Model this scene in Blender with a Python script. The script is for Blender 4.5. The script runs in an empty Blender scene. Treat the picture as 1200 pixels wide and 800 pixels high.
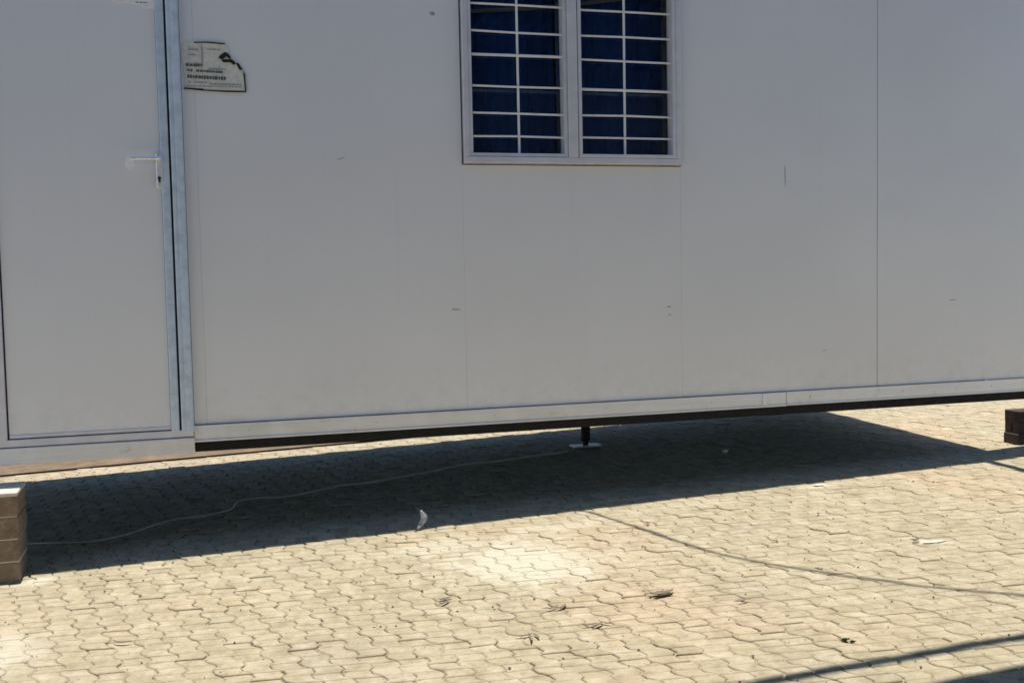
import bpy, bmesh, math, random
from mathutils import Vector, Matrix, noise
random.seed(7)
scene = bpy.context.scene
COL = scene.collection
GA, GB = 0.03, 0.02                       # slope of the paved yard


def gz(x, y):
    return GA * x + GB * y


# ------------------------------------------------------------------ helpers
def tag(o, label=None, cat=None, group=None, kind=None):
    if label: o['label'] = label
    if cat: o['category'] = cat
    if group: o['group'] = group
    if kind: o['kind'] = kind
    return o


def empty(name, loc, label, cat, group=None):
    o = bpy.data.objects.new(name, None)
    COL.objects.link(o)
    o.location = loc
    o.empty_display_size = 0.2
    return tag(o, label, cat, group)


def build(name, bm, mat, parent=None, smooth=False, loc=None):
    """link bm (world coordinates) as one mesh object, origin at parent / loc"""
    me = bpy.data.meshes.new(name)
    org = Vector((0, 0, 0))
    if parent is not None:
        org = parent.matrix_world.translation.copy() if parent.parent is None else parent['_o']
        org = Vector(org)
    if loc is not None:
        org = Vector(loc)
    bmesh.ops.translate(bm, verts=bm.verts, vec=-org)
    bm.to_mesh(me); bm.free()
    if smooth:
        for p in me.polygons: p.use_smooth = True
    mats = mat if isinstance(mat, (list, tuple)) else [mat]
    for m in mats: me.materials.append(m)
    o = bpy.data.objects.new(name, me)
    COL.objects.link(o)
    if parent is not None:
        o.parent = parent
    else:
        o.location = org
    return o


class Thing:
    """root empty at world position; parts are given in world coordinates"""
    def __init__(self, name, loc, label, cat, group=None):
        self.o = empty(name, loc, label, cat, group)
        self.loc = Vector(loc)

    def part(self, name, bm, mat, parent=None, smooth=False):
        me = bpy.data.meshes.new(name)
        bmesh.ops.translate(bm, verts=bm.verts, vec=-self.loc)
        bm.to_mesh(me); bm.free()
        if smooth:
            for p in me.polygons: p.use_smooth = True
        me.materials.append(mat)
        o = bpy.data.objects.new(name, me)
        COL.objects.link(o)
        o.parent = parent if parent is not None else self.o
        return o


def box(bm, x0, x1, y0, y1, z0, z1, bev=0.0, seg=2):
    t = bmesh.new()
    bmesh.ops.create_cube(t, size=1)
    for v in t.verts:
        v.co = Vector((x0 + (v.co.x + .5) * (x1 - x0), y0 + (v.co.y + .5) * (y1 - y0), z0 + (v.co.z + .5) * (z1 - z0)))
    if bev > 0:
        bmesh.ops.bevel(t, geom=list(t.edges), offset=bev, segments=seg, affect='EDGES', profile=0.5)
    me = bpy.data.meshes.new('t'); t.to_mesh(me); t.free()
    bm.from_mesh(me); bpy.data.meshes.remove(me)
    return bm


def B(*a, **k):
    return box(bmesh.new(), *a, **k)


def tube(bm, pts, r, seg=8, caps=True):
    pts = [Vector(p) for p in pts]
    rings = []
    for i, p in enumerate(pts):
        a = pts[max(i - 1, 0)]; c = pts[min(i + 1, len(pts) - 1)]
        d = (c - a).normalized()
        u = d.cross(Vector((0, 0, 1)))
        if u.length < 1e-3: u = d.cross(Vector((1, 0, 0)))
        u.normalize(); w = d.cross(u).normalized()
        rr = r[i] if isinstance(r, (list, tuple)) else r
        rings.append([bm.verts.new(p + u * math.cos(k * 2 * math.pi / seg) * rr + w * math.sin(k * 2 * math.pi / seg) * rr) for k in range(seg)])
    for A_, B_ in zip(rings, rings[1:]):
        for k in range(seg):
            bm.faces.new((A_[k], A_[(k + 1) % seg], B_[(k + 1) % seg], B_[k]))
    if caps:
        bm.faces.new(rings[0][::-1]); bm.faces.new(rings[-1])
    bmesh.ops.recalc_face_normals(bm, faces=bm.faces)
    return bm


def spline(pts, n=8):
    pts = [Vector(p) for p in pts]
    out = []
    for i in range(len(pts) - 1):
        p0 = pts[max(i - 1, 0)]; p1 = pts[i]; p2 = pts[i + 1]; p3 = pts[min(i + 2, len(pts) - 1)]
        for k in range(n):
            t = k / n
            out.append(0.5 * ((2 * p1) + (p2 - p0) * t + (2 * p0 - 5 * p1 + 4 * p2 - p3) * t * t + (3 * p1 - p0 - 3 * p2 + p3) * t ** 3))
    out.append(pts[-1])
    return out


# ---------------------------------------------------------------- materials
def newmat(name):
    m = bpy.data.materials.new(name); m.use_nodes = True
    nt = m.node_tree
    return m, nt, nt.nodes['Principled BSDF']


def N(nt, t, **kw):
    n = nt.nodes.new(t)
    for k, v in kw.items():
        if k.startswith('i_'):
            n.inputs[k[2:].replace('_', ' ')].default_value = v
        else:
            setattr(n, k, v)
    return n


def ramp(nt, fac, stops):
    r = nt.nodes.new('ShaderNodeValToRGB')
    el = r.color_ramp.elements
    while len(el) < len(stops): el.new(0.5)
    for e, (p, c) in zip(el, stops):
        e.position = p; e.color = (c[0], c[1], c[2], 1) if hasattr(c, '__len__') else (c, c, c, 1)
    nt.links.new(fac, r.inputs[0])
    return r.outputs[0]


def mix(nt, fac, a, b, mode='MIX'):
    m = nt.nodes.new('ShaderNodeMix'); m.data_type = 'RGBA'; m.blend_type = mode
    for s, v in ((0, fac), (6, a), (7, b)):
        if hasattr(v, 'is_output') or isinstance(v, bpy.types.NodeSocket): nt.links.new(v, m.inputs[s])
        elif s == 0: m.inputs[0].default_value = v
        else: m.inputs[s].default_value = (v[0], v[1], v[2], 1)
    return m.outputs[2]


def noise_tex(nt, vec, scale, detail=4, rough=.55):
    n = nt.nodes.new('ShaderNodeTexNoise')
    n.inputs['Scale'].default_value = scale; n.inputs['Detail'].default_value = detail
    n.inputs['Roughness'].default_value = rough
    if vec is not None: nt.links.new(vec, n.inputs['Vector'])
    return n.outputs['Fac']


def geo(nt):
    return nt.nodes.new('ShaderNodeNewGeometry').outputs['Position']


def mapping(nt, vec, scale=(1, 1, 1), loc=(0, 0, 0), rot=(0, 0, 0)):
    m = nt.nodes.new('ShaderNodeMapping')
    m.inputs['Scale'].default_value = scale; m.inputs['Location'].default_value = loc; m.inputs['Rotation'].default_value = rot
    nt.links.new(vec, m.inputs['Vector'])
    return m.outputs[0]


def bump(nt, h, strength, dist, bsdf):
    b = nt.nodes.new('ShaderNodeBump'); b.inputs['Strength'].default_value = strength; b.inputs['Distance'].default_value = dist
    nt.links.new(h, b.inputs['Height']); nt.links.new(b.outputs[0], bsdf.inputs['Normal'])


def simple(name, col, rough=.5, metal=0., var=.12, vscale=9., bstr=0., bscale=60., stretch=(1, 1, 1)):
    m, nt, p = newmat(name)
    g = mapping(nt, geo(nt), stretch)
    f = noise_tex(nt, g, vscale)
    lo = [c * (1 - var) for c in col]; hi = [min(1, c * (1 + var)) for c in col]
    nt.links.new(ramp(nt, f, [(.3, lo), (.7, hi)]), p.inputs['Base Color'])
    r = ramp(nt, noise_tex(nt, g, vscale * 2.3), [(.3, max(0.02, rough - .08)), (.7, min(1, rough + .08))])
    nt.links.new(r, p.inputs['Roughness'])
    p.inputs['Metallic'].default_value = metal
    if bstr: bump(nt, noise_tex(nt, g, bscale), bstr, .002, p)
    return m


def mat_panel():
    m, nt, p = newmat('panel_paint')
    g = geo(nt)
    big = noise_tex(nt, g, 1.3, 3)
    c = ramp(nt, big, [(.3, (.82, .825, .85)), (.7, (.865, .87, .895))])
    # faint vertical run marks and fine grime
    run = noise_tex(nt, mapping(nt, g, (26, 1, .9)), 1.0, 5, .6)
    c = mix(nt, ramp(nt, run, [(.58, 0), (.8, .22)]), c, (.72, .715, .73))
    fine = noise_tex(nt, mapping(nt, g, (1, 1, 1)), 38, 6, .7)
    c = mix(nt, ramp(nt, fine, [(.60, 0), (.78, .22)]), c, (.68, .665, .66))
    # splash dirt in the lowest hand's breadth of the panels
    sep = nt.nodes.new('ShaderNodeSeparateXYZ'); nt.links.new(g, sep.inputs[0])
    mr = nt.nodes.new('ShaderNodeMapRange'); mr.inputs[1].default_value = .67; mr.inputs[2].default_value = .95
    mr.inputs[3].default_value = 1; mr.inputs[4].default_value = 0
    nt.links.new(sep.outputs[2], mr.inputs[0])
    mm = nt.nodes.new('ShaderNodeMath'); mm.operation = 'MULTIPLY'
    nt.links.new(mr.outputs[0], mm.inputs[0])
    nt.links.new(ramp(nt, noise_tex(nt, g, 14, 6, .7), [(.45, 0), (.78, .35)]), mm.inputs[1])
    c = mix(nt, mm.outputs[0], c, (.58, .53, .45))
    nt.links.new(c, p.inputs['Base Color'])
    nt.links.new(ramp(nt, fine, [(.3, .34), (.8, .48)]), p.inputs['Roughness'])
    p.inputs['Specular IOR Level'].default_value = .95
    b1 = nt.nodes.new('ShaderNodeBump'); b1.inputs['Strength'].default_value = .6; b1.inputs['Distance'].default_value = .014
    nt.links.new(noise_tex(nt, mapping(nt, g, (1, 1, .6)), 1.6, 2), b1.inputs['Height'])
    b2 = nt.nodes.new('ShaderNodeBump'); b2.inputs['Strength'].default_value = .12; b2.inputs['Distance'].default_value = .0006
    nt.links.new(noise_tex(nt, g, 220, 3), b2.inputs['Height']); nt.links.new(b1.outputs[0], b2.inputs['Normal'])
    nt.links.new(b2.outputs[0], p.inputs['Normal'])
    return m


STAINS = [  # centre x, y, radius x, radius y, turn, strength : spilt cement powder
    (1.31, 4.30, .42, .50, .5, .95), (1.02, 4.66, .30, .16, .1, .6), (-.72, 4.02, .26, .34, 0, .75),
    (3.15, 4.93, .16, .07, .1, .8), (2.98, 3.84, .17, .045, -.6, .8), (1.62, 4.75, .4, .12, 0, .45), (-.66, 4.9, .12, .07, 0, .9), (2.3, 4.86, .5, .07, 0, .35)]


def stain_mask(nt, g):
    tot = None
    n = noise_tex(nt, g, 9, 8, .75)
    for (x, y, rx, ry, a, s) in STAINS:
        v = nt.nodes.new('ShaderNodeVectorMath'); v.operation = 'SUBTRACT'
        nt.links.new(g, v.inputs[0]); v.inputs[1].default_value = (x, y, 0)
        mp = mapping(nt, v.outputs[0], (1, 1, 0), rot=(0, 0, -a))
        mp2 = mapping(nt, mp, (1 / rx, 1 / ry, 0))
        ln = nt.nodes.new('ShaderNodeVectorMath'); ln.operation = 'LENGTH'; nt.links.new(mp2, ln.inputs[0])
        ad = nt.nodes.new('ShaderNodeMath'); ad.operation = 'MULTIPLY_ADD'
        nt.links.new(n, ad.inputs[0]); ad.inputs[1].default_value = 2.4; nt.links.new(ln.outputs['Value'], ad.inputs[2])
        mr = nt.nodes.new('ShaderNodeMapRange'); mr.interpolation_type = 'SMOOTHSTEP'
        mr.inputs[1].default_value = 1.45; mr.inputs[2].default_value = 2.2; mr.inputs[3].default_value = s; mr.inputs[4].default_value = 0
        nt.links.new(ad.outputs[0], mr.inputs[0])
        if tot is None: tot = mr.outputs[0]
        else:
            mx = nt.nodes.new('ShaderNodeMath'); mx.operation = 'MAXIMUM'
            nt.links.new(tot, mx.inputs[0]); nt.links.new(mr.outputs[0], mx.inputs[1]); tot = mx.outputs[0]
    return tot


def mat_paver():
    m, nt, p = newmat('paver_concrete')
    g = geo(nt)
    at = nt.nodes.new('ShaderNodeAttribute'); at.attribute_name = 'shade'
    c = ramp(nt, at.outputs['Fac'], [(0, (.455, .39, .27)), (.35, (.49, .425, .30)), (.7, (.52, .45, .32)), (1, (.55, .48, .355))])
    pink = noise_tex(nt, g, .9, 3)
    c = mix(nt, ramp(nt, pink, [(.50, 0), (.66, .6)]), c, (.60, .45, .32))
    grey = noise_tex(nt, mapping(nt, g, loc=(5, 3, 0)), 2.1, 4)
    c = mix(nt, ramp(nt, grey, [(.5, 0), (.75, .45)]), c, (.40, .36, .28))
    grain = noise_tex(nt, g, 330, 4, .75)
    c = mix(nt, ramp(nt, grain, [(.30, .42), (.52, 0)]), c, (.25, .21, .14))
    c = mix(nt, ramp(nt, grain, [(.56, 0), (.75, .45)]), c, (.68, .62, .50))
    spot = noise_tex(nt, mapping(nt, g, loc=(1, 8, 0)), 30, 6, .75)
    mot = noise_tex(nt, mapping(nt, g, loc=(4, 2, 0)), 13, 6, .7)
    c = mix(nt, ramp(nt, mot, [(.34, .75), (.5, 0)]), c, (.34, .285, .19))
    c = mix(nt, ramp(nt, mot, [(.52, 0), (.70, .7)]), c, (.66, .59, .46))
    c = mix(nt, ramp(nt, spot, [(.56, 0), (.68, .6)]), c, (.27, .21, .14))
    c = mix(nt, stain_mask(nt, g), c, (.64, .60, .49))
    c = mix(nt, 1.0, c, (.84, .83, .775), 'MULTIPLY')
    nt.links.new(c, p.inputs['Base Color'])
    p.inputs['Roughness'].default_value = .9
    p.inputs['Specular IOR Level'].default_value = .25
    b1 = nt.nodes.new('ShaderNodeBump'); b1.inputs['Strength'].default_value = .6; b1.inputs['Distance'].default_value = .0025
    nt.links.new(grain, b1.inputs['Height'])
    b2 = nt.nodes.new('ShaderNodeBump'); b2.inputs['Strength'].default_value = .5; b2.inputs['Distance'].default_value = .006
    nt.links.new(spot, b2.inputs['Height']); nt.links.new(b1.outputs[0], b2.inputs['Normal'])
    nt.links.new(b2.outputs[0], p.inputs['Normal'])
    return m


def mat_joint():
    m, nt, p = newmat('joint_soil')
    g = geo(nt)
    f = noise_tex(nt, g, 45, 5, .7)
    c = ramp(nt, f, [(.3, (.15, .115, .075)), (.5, (.26, .21, .14)), (.75, (.42, .36, .25))])
    c = mix(nt, ramp(nt, noise_tex(nt, g, 3.5, 4), [(.45, 0), (.65, .7)]), c, (.40, .34, .235))
    c = mix(nt, stain_mask(nt, g), c, (.60, .56, .47))
    nt.links.new(c, p.inputs['Base Color']); p.inputs['Roughness'].default_value = 1
    bump(nt, f, .6, .004, p)
    return m


def mat_soil(name='brown_soil', col=(.19, .13, .075)):
    m, nt, p = newmat(name)
    g = geo(nt)
    f = noise_tex(nt, g, 9, 8, .7)
    c = ramp(nt, f, [(.3, [x * .6 for x in col]), (.7, [x * 1.35 for x in col])])
    nt.links.new(c, p.inputs['Base Color']); p.inputs['Roughness'].default_value = 1
    bump(nt, f, .8, .03, p)
    return m


def mat_brick():
    m, nt, p = newmat('rough_brick')
    g = geo(nt)
    br = nt.nodes.new('ShaderNodeTexBrick')
    sw = nt.nodes.new('ShaderNodeSeparateXYZ'); nt.links.new(g, sw.inputs[0])
    cb = nt.nodes.new('ShaderNodeCombineXYZ')
    ad = nt.nodes.new('ShaderNodeMath'); ad.operation = 'ADD'
    nt.links.new(sw.outputs[0], ad.inputs[0]); nt.links.new(sw.outputs[1], ad.inputs[1])
    nt.links.new(ad.outputs[0], cb.inputs[0]); nt.links.new(sw.outputs[2], cb.inputs[1])
    nt.links.new(cb.outputs[0], br.inputs['Vector'])
    f = noise_tex(nt, g, 22, 6, .7)
    c = ramp(nt, f, [(.3, (.17, .115, .075)), (.55, (.26, .19, .13)), (.8, (.42, .34, .26))])
    c = mix(nt, ramp(nt, noise_tex(nt, g, 5, 4), [(.5, 0), (.7, .6)]), c, (.30, .25, .20))
    nt.links.new(c, p.inputs['Base Color']); p.inputs['Roughness'].default_value = .95
    nt.nodes.remove(br)
    bump(nt, noise_tex(nt, g, 60, 5, .7), .8, .006, p)
    return m


def mat_glass():
    m, nt, p = newmat('window_glass')
    out = nt.nodes['Material Output']
    nt.nodes.remove(p)
    tr = nt.nodes.new('ShaderNodeBsdfTransparent'); tr.inputs[0].default_value = (.97, .98, .99, 1)
    gl = nt.nodes.new('ShaderNodeBsdfGlossy'); gl.inputs['Roughness'].default_value = .02
    fr = nt.nodes.new('ShaderNodeFresnel'); fr.inputs[0].default_value = 1.42
    mx = nt.nodes.new('ShaderNodeMixShader')
    nt.links.new(fr.outputs[0], mx.inputs[0]); nt.links.new(tr.outputs[0], mx.inputs[1]); nt.links.new(gl.outputs[0], mx.inputs[2])
    nt.links.new(mx.outputs[0], out.inputs[0])
    return m


def mat_alu(name, col, rough):
    m, nt, p = newmat(name)
    g = geo(nt)
    st = noise_tex(nt, mapping(nt, g, (60, 60, 2)), 1, 4, .6)
    dirt = noise_tex(nt, g, 17, 6, .7)
    c = ramp(nt, dirt, [(.35, [x * .8 for x in col]), (.6, col)])
    nt.links.new(c, p.inputs['Base Color'])
    nt.links.new(ramp(nt, st, [(.3, rough - .1), (.7, rough + .12)]), p.inputs['Roughness'])
    p.inputs['Metallic'].default_value = .15
    bump(nt, st, .08, .001, p)
    return m


def mat_rail():
    m, nt, p = newmat('galvanised_rail')
    g = geo(nt)
    st = noise_tex(nt, mapping(nt, g, (1.6, 1, 40)), 1, 5, .65)
    dr = noise_tex(nt, mapping(nt, g, (9, 1, 5)), 1, 6, .7)
    c = ramp(nt, st, [(.3, (.76, .76, .78)), (.7, (.87, .87, .88))])
    c = mix(nt, ramp(nt, dr, [(.5, 0), (.7, .6)]), c, (.92, .92, .93))
    c = mix(nt, ramp(nt, noise_tex(nt, mapping(nt, g, loc=(3, 0, 2)), 11, 6, .7), [(.58, 0), (.75, .5)]), c, (.36, .31, .25))
    nt.links.new(c, p.inputs['Base Color'])
    p.inputs['Metallic'].default_value = .35
    nt.links.new(ramp(nt, dr, [(.3, .35), (.7, .6)]), p.inputs['Roughness'])
    bump(nt, noise_tex(nt, mapping(nt, g, (5, 1, 8)), 1, 3), .3, .006, p)
    return m


M_PANEL = mat_panel()
M_PAVER = mat_paver(); M_JOINT = mat_joint(); M_SOIL = mat_soil(); M_BRICK = mat_brick()
M_GLASS = mat_glass()
M_DARKBRICK = simple('dark_brick', (.055, .038, .032), .95, 0, .4, 20, .6, 60)  # darker brick colour, right pier only
M_ALU = mat_alu('anodised_aluminium', (.72, .84, .98), .38)  # blue of the reflected sky put into the base colour
M_ALU2 = simple('window_aluminium', (.74, .74, .79), .42, .20, .08, 12, .1, 90)
M_RAIL = mat_rail()
M_STEEL = simple('black_steel', (.006, .0055, .0065), .8, .0, .3, 14, .3, 80)
M_PLATE = simple('zinc_plate', (.62, .62, .60), .5, .3, .2, 30, .3, 80)
M_GASKET = simple('rubber_gasket', (.02, .02, .022), .7, 0, .1)
M_ROOF = simple('roof_sheet', (.55, .56, .57), .45, .5, .08, 3)
M_FLOOR = simple('underfloor_board', (.008, .007, .006), .95, 0, .25, 8, .3, 40)
M_WHITE = simple('white_bar_paint', (.88, .89, .92), .3, 0, .05, 20)
M_CURT = simple('blue_curtain', (.012, .09, .36), .9, 0, .12, 10, .3, 300)
M_INNER = simple('inner_lining', (.10, .10, .11), .8, 0, .1)
M_HANDLE = simple('handle_metal', (.93, .94, .95), .28, .35, .02, 8)
M_PAPER = simple('weathered_paper', (.74, .73, .66), .8, 0, .14, 60, .4, 120)
M_PAPER_B = simple('bleached_sticker', (.93, .92, .92), .6, 0, .10, 45, .3, 120)
M_INK = simple('faded_ink', (.13, .13, .13), .8, 0, .4, 150)
M_INK2 = simple('faint_ink', (.36, .36, .36), .8, 0, .2, 150)
M_BURN = simple('charred_paper', (.012, .011, .010), .8, 0, .4, 200)
M_SCUFF = simple('dark_scuff', (.40, .39, .40), .6, 0, .2, 100)
M_SCUFF_GLINT = simple('pale_scuff_glint', (.95, .94, .97), .6, 0, .05, 50)  # real rub mark on the door, painted glint on the rail
M_CORD = simple('grey_white_cord', (.52, .52, .50), .55, 0, .15, 40)
M_LEAF = simple('dead_leaf', (.20, .16, .11), .9, 0, .4, 60, .5, 150)
M_TWIG = simple('dry_twig', (.13, .095, .06), .9, 0, .3, 60, .5, 150)
M_WEED = simple('weed_green', (.06, .085, .025), .8, 0, .4, 60)
M_STONE = simple('grit_stone', (.15, .12, .085), .95, 0, .5, 90)
M_CEMENT = simple('cement_crust', (.62, .58, .48), .95, 0, .12, 40, .6, 120)
M_PLASTIC = simple('clear_plastic_scrap', (.75, .77, .80), .25, 0, .1, 40)
M_PLASTIC.node_tree.nodes['Principled BSDF'].inputs['Transmission Weight'].default_value = .6
M_CPSTEEL = simple('carport_steel', (.20, .21, .22), .5, .4, .1)
M_CPBLOCK = simple('dark_blue_blocker', (.22, .27, .36), .6, .1, .1, 3)
M_CPROOF = simple('carport_sheet', (.05, .06, .09), .6, .1, .1, 3)

# ------------------------------------------------------------------ the yard
def ground_sheet(name, x0, x1, y0, y1, dz, mat, n=2):
    bm = bmesh.new()
    vs = [[bm.verts.new((x0 + (x1 - x0) * i / n, y0 + (y1 - y0) * j / n, 0)) for j in range(n + 1)] for i in range(n + 1)]
    for i in range(n):
        for j in range(n):
            bm.faces.new((vs[i][j], vs[i + 1][j], vs[i + 1][j + 1], vs[i][j + 1]))
    for v in bm.verts: v.co.z = gz(v.co.x, v.co.y) + dz
    return build(name, bm, mat)


tag(ground_sheet('ground', -220, 220, -220, 220, -.0058, M_JOINT), kind='structure')
SOIL_Y = 7.46
tag(ground_sheet('soil_bed', -12, 14, SOIL_Y + .02, 14, .006, M_SOIL, 4), kind='structure')


def paving():
    W, L, A, H = .087, .126, .0098, .063
    gapc, gapx = .0046, .0021
    th = math.radians(-78.6)
    dv = Vector((math.cos(th), math.sin(th)))         # along the columns
    du = Vector((-dv.y, dv.x))                        # across
    if du.x < 0: du = -du
    ra = math.radians(-9)                              # the courses are laid a little out of square
    dr = Vector((math.cos(ra), math.sin(ra)))
    du = dr / abs(dr.dot(du))

    def off(v):
        v = v % L
        if v < .038: return A
        if v < H: return A - 2 * A * (v - .038) / (H - .038)
        if v < H + .038: return -A
        return -A + 2 * A * (v - H - .038) / (H - .038)
    verts, faces, shade = [], [], []
    rnd = random.Random(3)
    nU, nV = 190, 250
    o = Vector((2.0, 4.4))
    for i in range(-nU, nU):
        cs = rnd.uniform(-.12, .12)
        base_u = i * W
        stag = H if i % 2 else 0
        for j in range(-nV, nV):
            ctr = o + du * (base_u + W / 2) + dv * (j * H + H / 2)
            x, y = ctr
            if not (-3.2 < x < 8.4 and .2 < y < SOIL_Y - .03): continue
            v0, v1 = j * H, j * H + H
            # real joints every second cross joint, staggered from column to column; the other one is a false groove
            even = (j % 2 == 0)
            real0 = (even != bool(i % 2))
            g0 = gapx if real0 else gapx * .8
            g1 = gapx * .7 if real0 else gapx
            key = (i, (j + (1 if not real0 else 0)) // 1 if False else (j if real0 else j - 1))
            rr = random.Random(hash(key) & 0xffff)
            sh = min(1, max(0, .5 + cs * .6 + rr.gauss(0, .22)))
            tl = Vector((rr.gauss(0, .010), rr.gauss(0, .010))); hz = rr.gauss(0, .0015)
            jx, jy = rr.gauss(0, .0013), rr.gauss(0, .0012)
            brk = [v0 + g0 / 2, v0 + .038 if False else None, None]
            b = [v0 + g0 / 2, (v0 + .038), v1 - g1 / 2]
            left = [(base_u + off(b[0]) + gapc / 2, b[0]), (base_u + off(b[1]) + gapc / 2, b[1]), (base_u + off(b[2]) + gapc / 2, b[2])]
            right = [(base_u + W + off(v) - gapc / 2, v) for v in b]
            poly = [(q[0] + rr.gauss(0, .0010), q[1] + rr.gauss(0, .0008)) for q in left + right[::-1]]
            cu = sum(q[0] for q in poly) / 6; cv = sum(q[1] for q in poly) / 6
            n0 = len(verts)
            for (ins, dz) in ((.0045, 0.0), (.0012, -.0022), (0, -.0045), (0, -.02)):
                for (u, v) in poly:
                    uu = u + (ins if u < cu else -ins); vv = v + (ins if v < cv - .02 else (-ins if v > cv + .02 else 0))
                    P = o + du * (uu + jx) + dv * (vv + jy)
                    z = gz(P.x, P.y) + dz + hz + tl.x * (u - cu) + tl.y * (v - cv)
                    verts.append((P.x, P.y, z))
            faces.append([n0 + k for k in range(6)]); shade.append(sh)
            for r in range(3):
                for k in range(6):
                    a = n0 + r * 6 + k; b_ = n0 + r * 6 + (k + 1) % 6
                    faces.append([b_, a, a + 6, b_ + 6]); shade.append(sh)
    me = bpy.data.meshes.new('paving')
    me.from_pydata(verts, [], faces)
    at = me.attributes.new('shade', 'FLOAT', 'FACE')
    at.data.foreach_set('value', shade)
    me.materials.append(M_PAVER)
    bm = bmesh.new(); bm.from_mesh(me); bmesh.ops.recalc_face_normals(bm, faces=bm.faces); bm.to_mesh(me); bm.free()
    ob = bpy.data.objects.new('paving', me); COL.objects.link(ob)
    tag(ob, kind='structure')


paving()

# -------------------------------------------------------------- the cabin
FY, TY = 5.20, 5.25          # outer and inner face of the front panels
cab = Thing('site_cabin', (1.0, 6.2, .587), 'white panelled portable cabin raised off the paving, with a door and a barred window', 'cabin')
PB, PT = .667, 3.045
SEAMS = [(-2.42, -1.632), (-1.628, -.834)]


def panel(x0, x1, z0, z1, y0=FY, y1=TY, bev=.0012, lab=None):
    o = cab.part('wall_panel', B(x0, x1, y0, y1, z0, z1, bev=bev), M_PANEL)
    if lab: o['label'] = lab
    return o


panel(-2.42, -1.6003, PB, PT); panel(-1.5997, -.8408, PB, PT)
panel(-.828, .002, 2.735, PT)                       # above the door
panel(.0036, .0597, PB, PT)
panel(.0603, 1.3117, PB, PT)
panel(1.3123, 2.4877, PB, 1.876)                    # below the window
panel(1.3123, 2.4877, 2.895, PT)                    # above the window
panel(2.4883, 3.684, PB, PT)
panel(3.6885, 4.8997, PB, PT)
panel(4.9003, 6.0, PB, PT)
# inner lining that closes the seams, with openings for door and window
bm = bmesh.new()
for a in ((-2.40, -.84, .64, 3.04), (.004, 1.325, .64, 3.04), (2.475, 4.46, .64, 3.04), (1.325, 2.475, .64, 1.87), (1.325, 2.475, 2.90, 3.04), (-.84, .004, 2.74, 3.04)):
    box(bm, a[0], a[1], TY + .003, TY + .012, a[2], a[3])
cab.part('inner_wall', bm, M_INNER)
bm = bmesh.new()
box(bm, 4.49, 6.0, TY + .003, TY + .02, .60, 3.04)
cab.part('wing_backing', bm, M_PANEL)
# other walls, floor, roof
cab.part('side_wall', B(-2.42, -2.37, TY + .014, 7.19, .64, PT), M_PANEL)
cab.part('side_wall', B(4.43, 4.48, TY + .024, 7.19, .64, PT), M_PANEL)
cab.part('rear_wall', B(-2.42, 4.48, 7.182, 7.228, .64, PT), M_PANEL)
cab.part('floor', B(-2.40, 4.46, TY + .03, 7.228, .588, .637), M_FLOOR)
bm = B(-2.44, 4.48, 5.185, 7.235, 3.048, 3.10, bev=.004)
cab.part('roof', bm, M_ROOF)
cab.part('partition_wall', B(-2.36, 4.42, 6.45, 6.48, .64, 3.04), M_INNER)

cab.part('roof_shadow_bar', B(4.245, 4.31, 4.15, 5.18, 3.03, 3.095, bev=.003), M_STEEL)  # unseen bar added to cast the dark strip at the right
# chassis
cab.part('chassis_beam', B(.001, 6.0, 5.222, 5.282, .536, .5865, bev=.003), M_STEEL)
cab.part('chassis_beam', B(-2.4, -.001, 5.232, 5.29, .545, .5865, bev=.003), M_STEEL)
cab.part('chassis_beam', B(-2.4, 4.47, 7.15, 7.21, .520, .586, bev=.003), M_STEEL)
for x in (-2.3, -1.15, .05, 1.25, 2.42, 3.6, 4.40):
    cab.part('cross_member', B(x, x + .05, 5.30, 7.145, .542, .586, bev=.002), M_STEEL)


def leg(x, y):
    z = gz(x, y)
    bm = bmesh.new()
    tube(bm, [(x, y, z + .04), (x, y, .534)], .030, 12)
    l = cab.part('stabiliser_leg', bm, M_STEEL, smooth=False)
    bm = bmesh.new(); tube(bm, [(x, y, z + .012), (x, y, z + .20)], .018, 10)
    cab.part('leg_spindle', bm, M_STEEL, l)
    cab.part('foot_plate', B(x - .095, x + .095, y - .05, y + .05, z + .004, z + .014, bev=.002), M_PLATE, l)


leg(2.436, 6.54); leg(-2.2, 5.6); leg(-2.2, 6.8)

# rails and sill
bm = bmesh.new()
box(bm, .0, 3.098, 5.184, 5.1985, .588, .664, bev=.0015)
box(bm, .0, 3.098, 5.178, 5.1838, .588, .596)
rail = cab.part('bottom_rail', bm, M_RAIL)
bm = bmesh.new()
box(bm, 3.102, 6.0, 5.186, 5.1985, .590, .6645, bev=.0015)
box(bm, 3.102, 6.0, 5.180, 5.1858, .590, .597)
cab.part('bottom_rail', bm, M_RAIL)
for x in [.25 + .6 * k for k in range(10)]:
    bm = bmesh.new(); tube(bm, [(x, 5.1855, .63), (x, 5.1805, .63)], [.006, .0035], 8)
    cab.part('rivet', bm, M_RAIL)
bm = bmesh.new()
box(bm, -2.42, -.001, 5.168, 5.1985, .538, .612, bev=.003)
cab.part('door_sill', bm, M_RAIL)
bm = bmesh.new(); box(bm, -.835, -.002, 5.176, 5.1985, .6155, .648, bev=.002)
cab.part('threshold_strip', bm, M_ALU2)
bm = bmesh.new(); box(bm, -2.42, -.838, 5.184, 5.1985, .6155, .664, bev=.002)
cab.part('bottom_rail', bm, M_RAIL)

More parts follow.
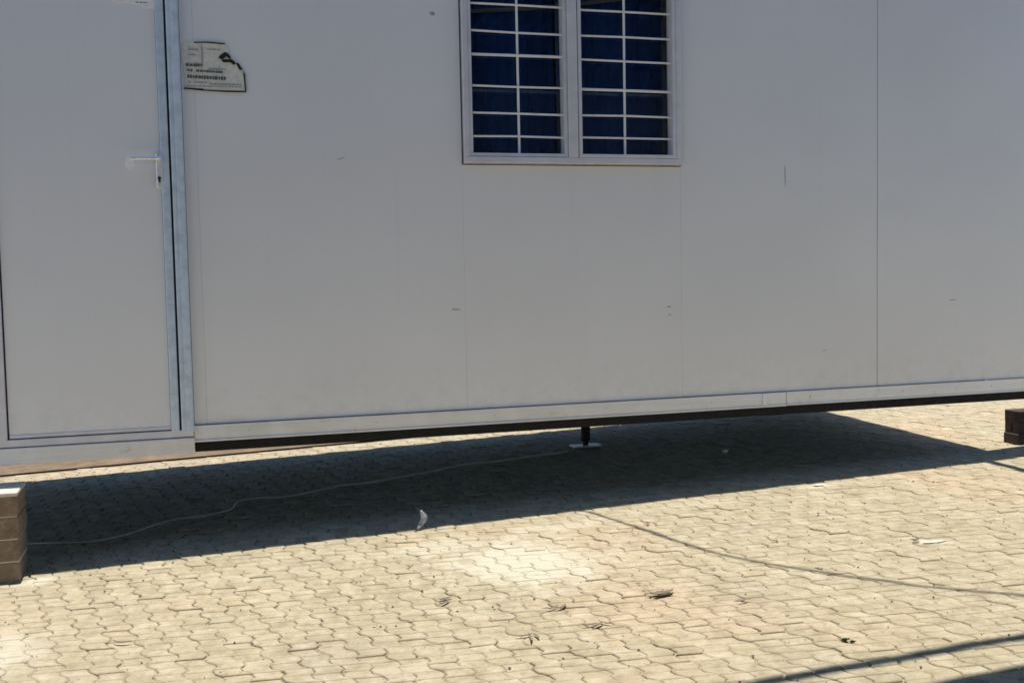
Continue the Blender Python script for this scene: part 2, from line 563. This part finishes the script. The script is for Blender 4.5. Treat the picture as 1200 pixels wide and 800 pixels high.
# door frame
bm = bmesh.new()
box(bm, -.054, .0015, 5.166, 5.235, .640, 2.73, bev=.003)
box(bm, -.032, -.004, 5.160, 5.1655, .640, 2.73, bev=.002)
cab.part('door_frame', bm, M_ALU)
bm = bmesh.new(); box(bm, -.838, -.792, 5.172, 5.235, .640, 2.73, bev=.003)
fr = cab.part('door_frame', bm, M_ALU2)
bm = bmesh.new(); box(bm, -.79, -.056, 5.17, 5.235, 2.69, 2.73, bev=.003)
cab.part('door_frame', bm, M_ALU2)
bm = bmesh.new()
box(bm, -.0625, -.0560, 5.186, 5.232, .642, 2.688)
box(bm, -.7915, -.786, 5.199, 5.232, .642, 2.688)
cab.part('door_gasket', bm, M_GASKET)
door = cab.part('door', B(-.785, -.101, 5.187, 5.229, .652, 2.682, bev=.0025), M_PANEL)
cab.part('edge_trim', B(-.1, -.0635, 5.176, 5.231, .646, 2.685, bev=.003), M_ALU, door)
cab.part('kick_strip', B(-.784, -.1015, 5.183, 5.1865, .653, .668, bev=.001), M_ALU2, door)
bm = bmesh.new()
box(bm, -.121, -.0945, 5.172, 5.1805, 1.755, 1.912, bev=.004, seg=3)
lock = cab.part('lock_plate', bm, M_HANDLE, door)
bm = bmesh.new(); tube(bm, [(-.108, 5.1712, 1.800), (-.108, 5.1695, 1.800)], .0075, 12)
box(bm, -.1115, -.1045, 5.1695, 5.1713, 1.780, 1.797)
cab.part('keyhole', bm, M_GASKET, door)
bm = bmesh.new()
tube(bm, spline([(-.106, 5.172, 1.885), (-.106, 5.145, 1.885), (-.114, 5.128, 1.885), (-.14, 5.125, 1.885), (-.19, 5.126, 1.884), (-.228, 5.128, 1.882)], 5), .0085, 10)
cab.part('handle', bm, M_HANDLE, door, smooth=True)

# ---- window
WX0, WX1, WZ0, WZ1 = 1.320, 2.482, 1.885, 2.89
fy0, fy1 = 5.172, 5.262
bm = bmesh.new()
box(bm, WX0, WX1, fy0, fy1, WZ0, WZ0 + .030, bev=.003)
box(bm, WX0, WX1, fy0, fy1, WZ1 - .030, WZ1, bev=.003)
box(bm, WX0, WX0 + .026, fy0, fy1, WZ0 + .0305, WZ1 - .0305, bev=.003)
box(bm, WX1 - .026, WX1, fy0, fy1, WZ0 + .0305, WZ1 - .0305, bev=.003)
box(bm, 1.862, 1.912, fy0 - .003, fy1, WZ0 + .0305, WZ1 - .0305, bev=.003)
win = cab.part('window', bm, M_ALU2)
bm = bmesh.new()
box(bm, WX0 - .012, WX1 + .010, 5.196, 5.1993, WZ0 - .006, WZ0 - .0005)
box(bm, 1.9125, 1.9165, 5.176, 5.25, WZ0 + .031, WZ1 - .031)
cab.part('seal', bm, M_SCUFF, win)


def sash(x0, x1, proud, mat):
    y0, y1 = fy0 + .006 - proud, 5.244
    b = bmesh.new(); w = .018; z0, z1 = WZ0 + .031, WZ1 - .031
    box(b, x0, x1, y0, y1, z0, z0 + w, bev=.002); box(b, x0, x1, y0, y1, z1 - w, z1, bev=.002)
    box(b, x0, x0 + w, y0, y1, z0 + w + .0004, z1 - w - .0004, bev=.002); box(b, x1 - w, x1, y0, y1, z0 + w + .0004, z1 - w - .0004, bev=.002)
    cab.part('sash_frame', b, mat, win)
    b = bmesh.new(); box(b, x0 + w - .004, x1 - w + .004, 5.238, 5.241, z0 + w - .004, z1 - w + .004)
    cab.part('glass', b, M_GLASS, win)
    # burglar bars behind the glass
    k = 1.0016
    xb0, xb1 = x0 + .012, x1 - .016
    b = bmesh.new()
    xm = {0: 1.61, 1: 2.18}[0 if x0 < 1.9 else 1] * k
    tube(b, [(xm, 5.214, z0 + .004), (xm + random.uniform(-.004, .004), 5.214, z1 - .004)], .0065, 8)
    zs = [2.019, 2.132, 2.264, 2.418, 2.529, 2.661, 2.775] if x0 < 1.9 else [2.021, 2.132, 2.261, 2.41, 2.53, 2.657, 2.77]
    for q, z in enumerate(zs):
        z = 1.34 + (z - 1.34) * k
        r = .0070 if (q in (3,) and x0 < 1.9) or (q in (2,) and x0 > 1.9) else .0054
        tube(b, [(xb0 + .015, 5.2075, z + random.uniform(-.003, .003)), ((xb0 + xb1) / 2, 5.207, z + random.uniform(-.002, .002)), (xb1 - .002, 5.2075, z + random.uniform(-.003, .003))], r, 8)
    cab.part('burglar_bars', b, M_WHITE, win)


sash(1.3475, 1.8605, 0, M_ALU2)
sash(1.918, 2.4545, .006, M_ALU2)
# reveal round the opening and the curtains behind it
bm = bmesh.new()
box(bm, 1.326, 1.333, 5.264, 5.33, 1.88, 2.89); box(bm, 2.468, 2.475, 5.264, 5.33, 1.88, 2.89)
box(bm, 1.334, 2.467, 5.264, 5.33, 1.875, 1.882)
cab.part('reveal', bm, M_INNER, win)


def curtain(x0, x1, ph):
    b = bmesh.new(); n = 90; rows = []
    for i in range(n + 1):
        x = x0 + (x1 - x0) * i / n
        yy = 5.375 +   .006 * math.sin(i * .55 + ph) + .003 * math.sin(i * 1.27 + ph * 2)
        rows.append([b.verts.new((x + .004 * math.sin(j * 1.3 + i * .2), yy + .004 * j * math.sin(i * .3), 1.72 + 1.24 * j / 5)) for j in range(6)])
    for i in range(n):
        for j in range(5):
            b.faces.new((rows[i][j], rows[i + 1][j], rows[i + 1][j + 1], rows[i][j + 1]))
    c = cab.part('curtain', b, M_CURT, win, smooth=True)
    s = c.modifiers.new('s', 'SOLIDIFY'); s.thickness = .002


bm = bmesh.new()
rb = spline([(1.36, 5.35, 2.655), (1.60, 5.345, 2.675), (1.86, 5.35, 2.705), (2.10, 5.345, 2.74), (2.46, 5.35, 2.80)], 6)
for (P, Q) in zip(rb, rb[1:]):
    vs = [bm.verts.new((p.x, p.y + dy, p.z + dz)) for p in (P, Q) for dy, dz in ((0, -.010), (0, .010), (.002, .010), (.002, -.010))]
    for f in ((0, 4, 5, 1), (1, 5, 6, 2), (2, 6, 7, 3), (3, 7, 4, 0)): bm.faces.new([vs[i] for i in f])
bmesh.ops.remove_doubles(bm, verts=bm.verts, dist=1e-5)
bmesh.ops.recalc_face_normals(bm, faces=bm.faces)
cab.part('reflection_strip', bm, simple('pale_reflection', (.30, .31, .34), .7), win)  # pale ribbon stands in for a bar reflected in the glass
curtain(1.26, 1.86, 0); curtain(1.872, 2.50, 1.7)

# small scuffs and old fixings on the panels, painted glint on the rail
def scuff(x, z, w, h, mat, a=0.):
    b = bmesh.new(); n = 9
    ca, sa = math.cos(a), math.sin(a)
    ring = []
    for k in range(n):
        t = 2 * math.pi * k / n; rr = random.uniform(.65, 1.1)
        px, pz = w / 2 * math.cos(t) * rr, h / 2 * math.sin(t) * rr
        ring.append((x + px * ca - pz * sa, z + px * sa + pz * ca))
    f = [b.verts.new((q[0], FY - .0007, q[1])) for q in ring]; g = [b.verts.new((q[0], FY + .001, q[1])) for q in ring]
    b.faces.new(f)
    for k in range(n): b.faces.new((f[k], f[(k + 1) % n], g[(k + 1) % n], g[k]))
    bmesh.ops.recalc_face_normals(b, faces=b.faces)
    return b


for (x, z, w, h, a) in ((3.107, 1.83, .007, .13, .02), (2.415, 1.148, .034, .007, 0), (2.42, 1.105, .022, .006, .1), (1.262, 1.166, .055, .007, -.05), (4.19, 1.137, .075, .006, .06),
                        (1.18, 2.60, .03, .02, 0), (3.35, .88, .05, .004, .3), (.72, 1.9, .05, .004, .4)):
    cab.part('scuff_mark', scuff(x, z, w, h, M_SCUFF, a), M_SCUFF)
b = scuff(-.235, 1.862, .045, .07, M_SCUFF_GLINT)
bmesh.ops.translate(b, verts=b.verts, vec=(0, -.013, 0)); cab.part('rub_mark', b, M_SCUFF_GLINT, door)
for x, w in ((2.955, .022), (2.80, .05), (1.9, .03)):
    b = bmesh.new(); box(b, x, x + w, 5.1765, 5.1838, .599, .662, bev=.002)
    if x > 2.7 and w < .03: cab.part('rail_glint', b, M_SCUFF_GLINT)  # bright block paints a glint on the rail
    else: b.free()

# -------------------------------------------------------- notices on the wall
def paper(name, outline, y, thick, mat, label, cat, curl=.0):
    x0 = sum(p[0] for p in outline) / len(outline); z0 = sum(p[1] for p in outline) / len(outline)
    t = Thing(name, (x0, y, z0), label, cat)
    b = bmesh.new()
    n = len(outline)
    f = [b.verts.new((p[0], y - thick - curl * (p[2] if len(p) > 2 else 0), p[1])) for p in outline]
    c = b.verts.new((x0, y - thick, z0))
    g = [b.verts.new((p[0], y, p[1])) for p in outline]
    for k in range(n):
        b.faces.new((f[k], f[(k + 1) % n], c)); b.faces.new((f[k], f[(k + 1) % n], g[(k + 1) % n], g[k]))
    bmesh.ops.recalc_face_normals(b, faces=b.faces)
    t.part('sheet', b, mat)
    return t


OUT = [(.007, 2.372, 0), (.010, 2.405, 0), (.030, 2.417, 0), (.062, 2.420, 1), (.12, 2.422, 1), (.204, 2.417, 1), (.214, 2.400, 1), (.222, 2.383, .6), (.222, 2.372, 0), (.243, 2.352, .6),
       (.252, 2.338, 1), (.272, 2.318, 1.2), (.281, 2.300, 1), (.286, 2.204, 1.4), (.20, 2.203, 1.2), (.12, 2.206, 1), (.026, 2.212, 1), (.018, 2.27, .6), (.012, 2.32, .3)]
nt_ = paper('wall_notice', OUT, FY - .0005, .0022, M_PAPER, 'torn weathered paper notice with a charred hole, stuck to the wall beside the door', 'notice', .002)
yy = FY - .0062
bm = bmesh.new()
rn = random.Random(5)


def words(bm, x0, x1, z, h, dens=.93, slope=0.):
    x = x0
    while x < x1:
        w = rn.uniform(.006, .016)
        if rn.random() < dens:
            hh = h * rn.uniform(1.0, 1.5)
            zz = z + slope * (x - x0)
            box(bm, x, min(x + w, x1), yy - .0006, yy + .003, zz - hh / 2, zz + hh / 2)
        x += w + rn.uniform(.002, .004)


words(bm, .026, .100, 2.315, .009); words(bm, .030, .19, 2.291, .007, .9, -.03)
words(bm, .030, .20, 2.263, .011, .95, -.03)
nt_.part('print', bm, M_INK)
bm = bmesh.new()
words(bm, .034, .115, 2.238, .004); words(bm, .13, .27, 2.232, .005, 1); words(bm, .125, .20, 2.300, .004); words(bm, .04, .08, 2.385, .004)
words(bm, .12, .18, 2.388, .004); words(bm, .04, .09, 2.36, .003); words(bm, .03, .27, 2.221, .003)
nt_.part('faint_print', bm, M_INK2)
nt_.part('ruled_line', B(.096, .1005, yy - .0006, yy + .003, 2.318, 2.405), M_INK2)
bm = bmesh.new()


def blob(bm, pts, y0, y1):
    a = [bm.verts.new((p[0], y0, p[1])) for p in pts]; c = [bm.verts.new((p[0], y1, p[1])) for p in pts]
    bm.faces.new(a)
    for k in range(len(pts)): bm.faces.new((a[k], a[(k + 1) % len(pts)], c[(k + 1) % len(pts)], c[k]))


blob(bm, [(.170, 2.352), (.182, 2.366), (.200, 2.378), (.214, 2.372), (.224, 2.358), (.226, 2.345), (.216, 2.352), (.206, 2.360), (.196, 2.352), (.186, 2.344)], yy - .0015, yy + .004)
blob(bm, [(.184, 2.342), (.198, 2.345), (.214, 2.345), (.226, 2.346), (.238, 2.340), (.246, 2.326), (.236, 2.322), (.222, 2.334), (.206, 2.332), (.192, 2.332)], yy - .0022, yy + .004)
blob(bm, [(.246, 2.330), (.258, 2.330), (.270, 2.312), (.276, 2.300), (.262, 2.300), (.254, 2.316)], yy - .0012, yy + .004)
blob(bm, [(.066, 2.419), (.12, 2.4225), (.20, 2.4185), (.202, 2.413), (.12, 2.417), (.064, 2.4145)], yy - .001, yy + .004)
blob(bm, [(.278, 2.296), (.2865, 2.28), (.289, 2.20), (.284, 2.198), (.281, 2.26)], yy - .001, yy + .005)
blob(bm, [(.016, 2.212), (.10, 2.209), (.10, 2.204), (.20, 2.204), (.286, 2.2045), (.286, 2.199), (.20, 2.1975), (.10, 2.201), (.014, 2.207)], yy - .001, yy + .005)
bmesh.ops.recalc_face_normals(bm, faces=bm.faces)
nt_.part('charred_edge', bm, M_BURN)

OUT2 = [(-.300, 2.640, 0), (-.102, 2.645, 0), (-.100, 2.556, .4), (-.15, 2.560, .2), (-.17, 2.570, 0), (-.22, 2.572, 0), (-.268, 2.566, 0), (-.283, 2.588, 0), (-.293, 2.61, 0)]
t2 = paper('door_sticker', OUT2, 5.1865, .0016, M_PAPER_B, 'half peeled pale sticker high up on the white cabin door', 'sticker', .002)
yy = 5.1848
bm = bmesh.new()
words(bm, -.27, -.12, 2.622, .005); words(bm, -.20, -.11, 2.604, .004, .8); words(bm, -.25, -.21, 2.592, .005); words(bm, -.18, -.13, 2.582, .004)
t2.part('print', bm, M_INK)

# --------------------------------------------------------------- brick piers
def pier(name, x0, x1, y0, y1, top, label, cap=True, courses=4, group=None, mat=None):
    z = min(gz(x0, y0), gz(x1, y1))
    t = Thing(name, ((x0 + x1) / 2, (y0 + y1) / 2, z), label, 'brick pier', group)
    h = (top - z) / courses
    r = random.Random(int(x0 * 100))
    for k in range(courses):
        b = bmesh.new(); dx, dy = r.uniform(-.005, .005), r.uniform(-.004, .004)
        if k % 2 == 0:
            box(b, x0 + dx, (x0 + x1) / 2 - .004 + dx, y0 + dy, y1 + dy, z + k * h + (.001 if k else -.01), z + (k + 1) * h - .004, bev=.005)
            box(b, (x0 + x1) / 2 + .004 + dx, x1 + dx, y0 + dy, y1 + dy, z + k * h + (.001 if k else -.01), z + (k + 1) * h - .004, bev=.005)
        else:
            box(b, x0 + dx, x1 + dx, y0 + dy, (y0 + y1) / 2 - .004 + dy, z + k * h + .001, z + (k + 1) * h - .004, bev=.005)
            box(b, x0 + dx, x1 + dx, (y0 + y1) / 2 + .004 + dy, y1 + dy, z + k * h + .001, z + (k + 1) * h - .004, bev=.005)
        t.part('brick_course', b, mat or M_BRICK)
    b = bmesh.new()
    for k in range(1, courses):
        box(b, x0 + .005, x1 - .005, y0 + .005, y1 - .005, z + k * h - .009, z + k * h + .003)
    t.part('mortar', b, M_CEMENT if mat is None else mat)
    if cap:
        b = bmesh.new()
        box(b, x0 - .002, x1 + .003, y0 - .003, y1 + .003, top - .010, top + .008, bev=.005)
        for v in b.verts:
            v.co.z += .006 * noise.noise(v.co * 14)
        t.part('sunlit_cap', b, M_CEMENT)  # white cap paints the pier top as sunlit
    return t


pier('brick_pier', -1.02, -.728, 4.925, 5.17, .452, 'rough brown brick pier with a top whitened as sunlit in front of the door', courses=4)
pier('brick_pier', 4.74, 5.06, 5.30, 5.42, .455, 'dark brick pier under the far right end of the cabin', cap=False, courses=3, mat=M_DARKBRICK)

# --------------------------------------------------------------- loose things
cord_px = [(-1.4, 5.62), (-1.1, 5.60), (-.77, 5.526), (-.517, 5.454), (-.327, 5.511), (-.133, 5.70), (.06, 5.74), (.17, 5.80), (.241, 5.991), (.537, 5.985), (.792, 6.10), (1.09, 6.133), (1.542, 6.315), (1.991, 6.359), (2.267, 6.421)]
bm = bmesh.new()
tube(bm, [Vector((p.x, p.y, gz(p.x, p.y) + .008 + .006 * abs(math.sin(p.x * 7)))) for p in spline([(a, b_, 0) for a, b_ in cord_px], 7)], .0042, 7)
tag(build('power_cord', bm, M_CORD, smooth=True, loc=(.24, 5.99, gz(.24, 5.99))), 'thin pale cord snaking over the paving in the shade under the cabin', 'cord')

# overhead wire from the cabin roof to the carport (its shadow crosses the yard)
sh = [(1.80, 5.20, 3.112), (1.852, 5.14, 3.12), (1.965, 4.76, 3.33), (2.078, 4.33, 3.60), (2.274, 3.99, 3.82), (2.62, 3.58, 3.98), (2.838, 3.39, 4.05), (3.0, 3.09, 4.19)]
bm = bmesh.new()
tube(bm, spline([(x, y, z) for x, y, z in sh], 6), .0100, 8)
tag(build('overhead_wire', bm, M_GASKET, smooth=True, loc=sh[0]), 'black overhead wire slung from the cabin roof to the carport', 'wire')


def leaf(x, y, s, a, label, mat=None, n=3, group='scraps of dead leaf on the paving'):
    r = random.Random(int(x * 1000) + int(y * 77))
    b = bmesh.new(); z = gz(x, y) + .003
    for q in range(n):
        L = s * r.uniform(.35, .85); w = L * r.uniform(.10, .26); aa = a + r.uniform(-.9, .9)
        cx, cy = x + r.uniform(-.35, .35) * s, y + r.uniform(-.2, .2) * s
        rows = []
        m = 7
        bend = r.uniform(.1, .35)
        for i in range(m + 1):
            t = i / m
            ww = w * math.sin(math.pi * min(.98, max(.04, t))) ** .8
            lx = (t - .5) * L; ly = bend * L * (t - .5) ** 2 * 2
            zz = .004 + .10 * L * (1 - math.cos((t - .5) * 2.4)) + r.uniform(0, .003)
            ring = []
            for sgn, up in ((-1, .25), (0, 0), (1, .3)):
                px = lx; py = ly + sgn * ww / 2
                ring.append(b.verts.new((cx + px * math.cos(aa) - py * math.sin(aa), cy + px * math.sin(aa) + py * math.cos(aa), z + zz + up * ww)))
            rows.append(ring)
        for i in range(m):
            for k in range(2): b.faces.new((rows[i][k], rows[i + 1][k], rows[i + 1][k + 1], rows[i][k + 1]))
    o = build('dry_leaf', b, mat or M_LEAF, loc=(x, y, gz(x, y)))
    s_ = o.modifiers.new('s', 'SOLIDIFY'); s_.thickness = .0012
    tag(o, label, 'leaf', group)
    return o


LV = [(.91, 3.912, .12, .3, 'dark crumpled leaf with a purplish tinge left of the middle of the sunlit paving', 4),
      (1.25, 3.675, .09, .6, 'thin dark leaf below the white powder stain on the paving', 2),
      (1.072, 3.43, .10, .9, 'hooked dead leaf near the bottom middle of the paving', 3),
      (1.320, 3.45, .08, -.4, 'broken brown leaf pair right of the hooked dead leaf', 3),
      (1.664, 3.66, .15, .05, 'longest straight dark leaf lying flat right of the powder stain', 4),
      (-.279, 3.965, .10, .1, 'flat dark sliver of leaf on the paving near the bottom left corner', 1),
      (.162, 4.333, .035, 1.4, 'tiny upright dark leaf scrap on the left of the paving', 1),
      (1.894, 3.476, .07, -.3, 'curved grey leaf on the paving near the bar shadow', 2),
      (1.964, 3.86, .05, .2, 'small leaf crumb beside the long thin wire shadow', 2),
      (2.394, 4.10, .05, .8, 'small dark leaf crumb right of the wire shadow', 2),
      (2.813, 4.42, .06, .1, 'small brown leaf high up on the right of the sunlit paving', 2),
      (1.273, 4.793, .055, .1, 'small dark leaf just below the edge of the cabin shadow', 2),
      (1.628, 3.80, .035, .6, 'tiny dark leaf crumb above the longest dark leaf', 1),
      (2.02, 4.60, .06, .5, 'brown leaf scrap near the start of the wire shadow', 2),
      (2.93, 3.86, .06, .3, 'dark leaf scrap beside the pale mortar smear', 2)]
for (x, y, s, a, lab, n) in LV:
    leaf(x, y, s, a, lab, None, n)


def weed(x, y, s, label):
    b = bmesh.new(); z = gz(x, y) - .004; r = random.Random(int(x * 999))
    for k in range(26):
        a = r.uniform(0, 6.28); L = s * r.uniform(.5, 1); w = .0022
        d = Vector((math.cos(a), math.sin(a), 0)); n = Vector((-d.y, d.x, 0))
        p0 = Vector((x, y, z)) + d * r.uniform(0, .01); p1 = p0 + d * L * .45 + Vector((0, 0, L * .6)); p2 = p0 + d * L + Vector((0, 0, L * .45))
        vs = [b.verts.new(q) for q in (p0 - n * w, p0 + n * w, p1 + n * w, p2, p1 - n * w)]
        b.faces.new(vs)
    o = build('weed_tuft', b, M_WEED, loc=(x, y, gz(x, y)))
    return tag(o, label, 'weed', 'weeds growing in the paving joints')


weed(2.02, 3.0, .022, 'green weed tuft in a joint just above the bar shadow at bottom right')
weed(2.36, 3.70, .014, 'smaller weed tuft in a joint below the right end of the wire shadow')
weed(.60, 3.75, .016, 'tiny weed tuft in a joint left of the dead leaves')

# plastic scrap standing on the shadow edge, pale stone in the shade
bm = bmesh.new()
pts = []
for i in range(9):
    t = i / 8
    pts.append(((1.00 + .035 * math.sin(t * 2.6), 4.985 + .02 * t), gz(1, 4.98) + .004 + .085 * t))
prev = None
for i, (q, z) in enumerate(pts):
    w = .018 * math.sin(math.pi * (.12 + .8 * i / 8))
    a = bm.verts.new((q[0] - w, q[1] + .006 * math.sin(i), z)); c = bm.verts.new((q[0] + w, q[1] - .006 * math.cos(i), z + .004))
    if prev: bm.faces.new((prev[0], prev[1], c, a))
    prev = (a, c)
o = build('plastic_scrap', bm, M_PLASTIC, smooth=True, loc=(1.0, 4.98, gz(1, 4.98)))
m_ = o.modifiers.new('s', 'SOLIDIFY'); m_.thickness = .001
tag(o, 'curled scrap of clear plastic standing at the edge of the cabin shadow', 'plastic scrap')


def stone(name, x, y, s, mat, label, cat, flat=.6):
    b = bmesh.new(); bmesh.ops.create_icosphere(b, subdivisions=2, radius=1)
    for v in b.verts:
        k = 1 + .3 * noise.noise(v.co * 1.7 + Vector((x * 9, y * 5, 0)))
        v.co = Vector((v.co.x * k * s[0] + x, v.co.y * k * s[1] + y, gz(x, y) + s[2] * .7 + v.co.z * k * s[2]))
    return tag(build(name, b, mat, smooth=True, loc=(x, y, gz(x, y))), label, cat)


stone('pale_stone', 3.127, 5.942, (.017, .014, .013), M_CEMENT, 'single pale stone in the shade under the right half of the cabin', 'stone')
stone('mortar_lump', 2.99, 3.82, (.060, .016, .004), M_CEMENT, 'long pale smear of dried mortar on the right of the sunlit paving', 'mortar lump')
stone('mortar_lump', 3.15, 4.93, (.045, .016, .004), M_CEMENT, 'short pale mortar lump beside the edge of the cabin shadow', 'mortar lump')

# grit and crumbs in the joints
b = bmesh.new(); r = random.Random(11)
for k in range(1700):
    x, y = r.uniform(-1.2, 5.2), r.uniform(2.5, 7.2)
    s = min(.0065, .0018 * (1 + r.expovariate(1.3)))
    z = gz(x, y) + s * .4
    vs = [b.verts.new((x + dx * s * r.uniform(.7, 1.3), y + dy * s * r.uniform(.7, 1.3), z + dz * s * .8)) for dx, dy, dz in ((1, 0, 0), (-.5, .9, 0), (-.5, -.9, 0), (0, 0, 1), (0, 0, -1))]
    for f in ((0, 1, 3), (1, 2, 3), (2, 0, 3), (1, 0, 4), (2, 1, 4), (0, 2, 4)): b.faces.new([vs[i] for i in f])
tag(build('grit', b, M_STONE), 'fine grit and crumbs scattered over the paving', 'grit', kind='stuff')

# ------------------------------------------------------------ carport behind
cp = Thing('carport', (2.0, 0, gz(2, 0)), 'steel carport whose roof edge and front bar shade the paving at the bottom right', 'carport')
CH = 4.20  # unseen roof set this high to block more sky
bm = bmesh.new()
for i in range(0, 130):
    x = -4.5 + i * .1
    dy = .012 if i % 2 else 0
    box(bm, x, x + .1, -5.36 + dy, -5.35 + dy, gz(x, -5.3) + .05, CH - .13)
cp.part('rear_sky_blocker', bm, M_CPBLOCK)  # unseen screen added to cut low sky and darken window reflections
bm = bmesh.new()
for i in range(0, 130):
    x = -4.5 + i * .1
    dz = .012 if i % 2 else 0
    box(bm, x, x + .1, -5.4, 2.893 + .024 * (x - 2.0), CH + dz, CH + .008 + dz)
cp.part('roof_sheet', bm, M_CPROOF)
cp.part('front_beam', B(-4.4, 8.4, 2.62, 2.68, CH - .12, CH - .003), M_CPSTEEL)
cp.part('rear_beam', B(-4.4, 8.4, -5.3, -5.24, CH - .12, CH - .003), M_CPSTEEL)
bm = bmesh.new(); tube(bm, [(-4.4, 3.083, CH), (8.4, 3.083, CH)], .027, 12)
cp.part('front_bar', bm, M_CPSTEEL)
for x in (-4.3, -2.2, -.1, 2.0, 4.1, 6.2, 8.2):
    cp.part('rafter', B(x, x + .06, -5.23, 2.615, CH - .11, CH - .004), M_CPSTEEL)
for y in (-3.6, -2.0, -.4, 1.2):
    cp.part('purlin', B(-4.4, 8.4, y, y + .05, CH - .16, CH - .112), M_CPSTEEL)
for x in (-4.3, 5.6, 8.2):
    cp.part('bracket', B(x, x + .03, 2.682, 3.083, CH - .07, CH - .04), M_CPSTEEL)
    for y in (2.62, -5.3):
        bm = bmesh.new(); tube(bm, [(x + .03, y + .03, gz(x, y) - .02), (x + .03, y + .03, CH - .12)], .05, 12)
        cp.part('post', bm, M_CPSTEEL)

# ----------------------------------------------------------------- light
ELEV = 86.3
w = bpy.data.worlds.new('World'); scene.world = w; w.use_nodes = True
nt = w.node_tree
sky = nt.nodes.new('ShaderNodeTexSky'); sky.sky_type = 'NISHITA'; sky.sun_disc = False
sky.sun_elevation = math.radians(ELEV); sky.sun_rotation = 0.0
sky.altitude = 1500; sky.air_density = 1.0; sky.dust_density = .0; sky.ozone_density = 2.5
bg = nt.nodes['Background']; bg.inputs[1].default_value = .15
nt.links.new(sky.outputs[0], bg.inputs[0])
sl = bpy.data.lights.new('sun', 'SUN'); sl.energy = 5.0; sl.angle = math.radians(.53); sl.color = (1, .955, .88)
so = bpy.data.objects.new('sun', sl); COL.objects.link(so)
so.rotation_euler = (-math.radians(90 - ELEV), 0, 0); so.location = (0, 4, 12)

# ----------------------------------------------------------------- camera
cam = bpy.data.cameras.new('camera'); cam.sensor_width = 36; cam.lens = 36 * 1265 / 1200
cam.clip_start = .05; cam.clip_end = 1000
co = bpy.data.objects.new('camera', cam); COL.objects.link(co); scene.camera = co
R = [[0.9577675251854365, -0.28684520396424873, -0.02002989423019017], [0.037267889342024005, 0.0547614907027844, 0.9978037299789971], [0.2851183475754493, 0.9564104809644849, -0.06313889274550104]]
m = Matrix(((R[0][0], R[1][0], -R[2][0], 0), (R[0][1], R[1][1], -R[2][1], 0), (R[0][2], R[1][2], -R[2][2], 1.34), (0, 0, 0, 1)))
co.matrix_world = m

scene.render.engine = 'CYCLES'
scene.cycles.filter_width = 1.6
scene.cycles.max_bounces = 8
scene.cycles.transparent_max_bounces = 8
scene.cycles.caustics_reflective = False; scene.cycles.caustics_refractive = False
scene.view_settings.view_transform = 'Standard'
scene.view_settings.look = 'None'
scene.view_settings.exposure = 0.27
scene.view_settings.gamma = 1.0
scene.render.resolution_x = 1024; scene.render.resolution_y = 682
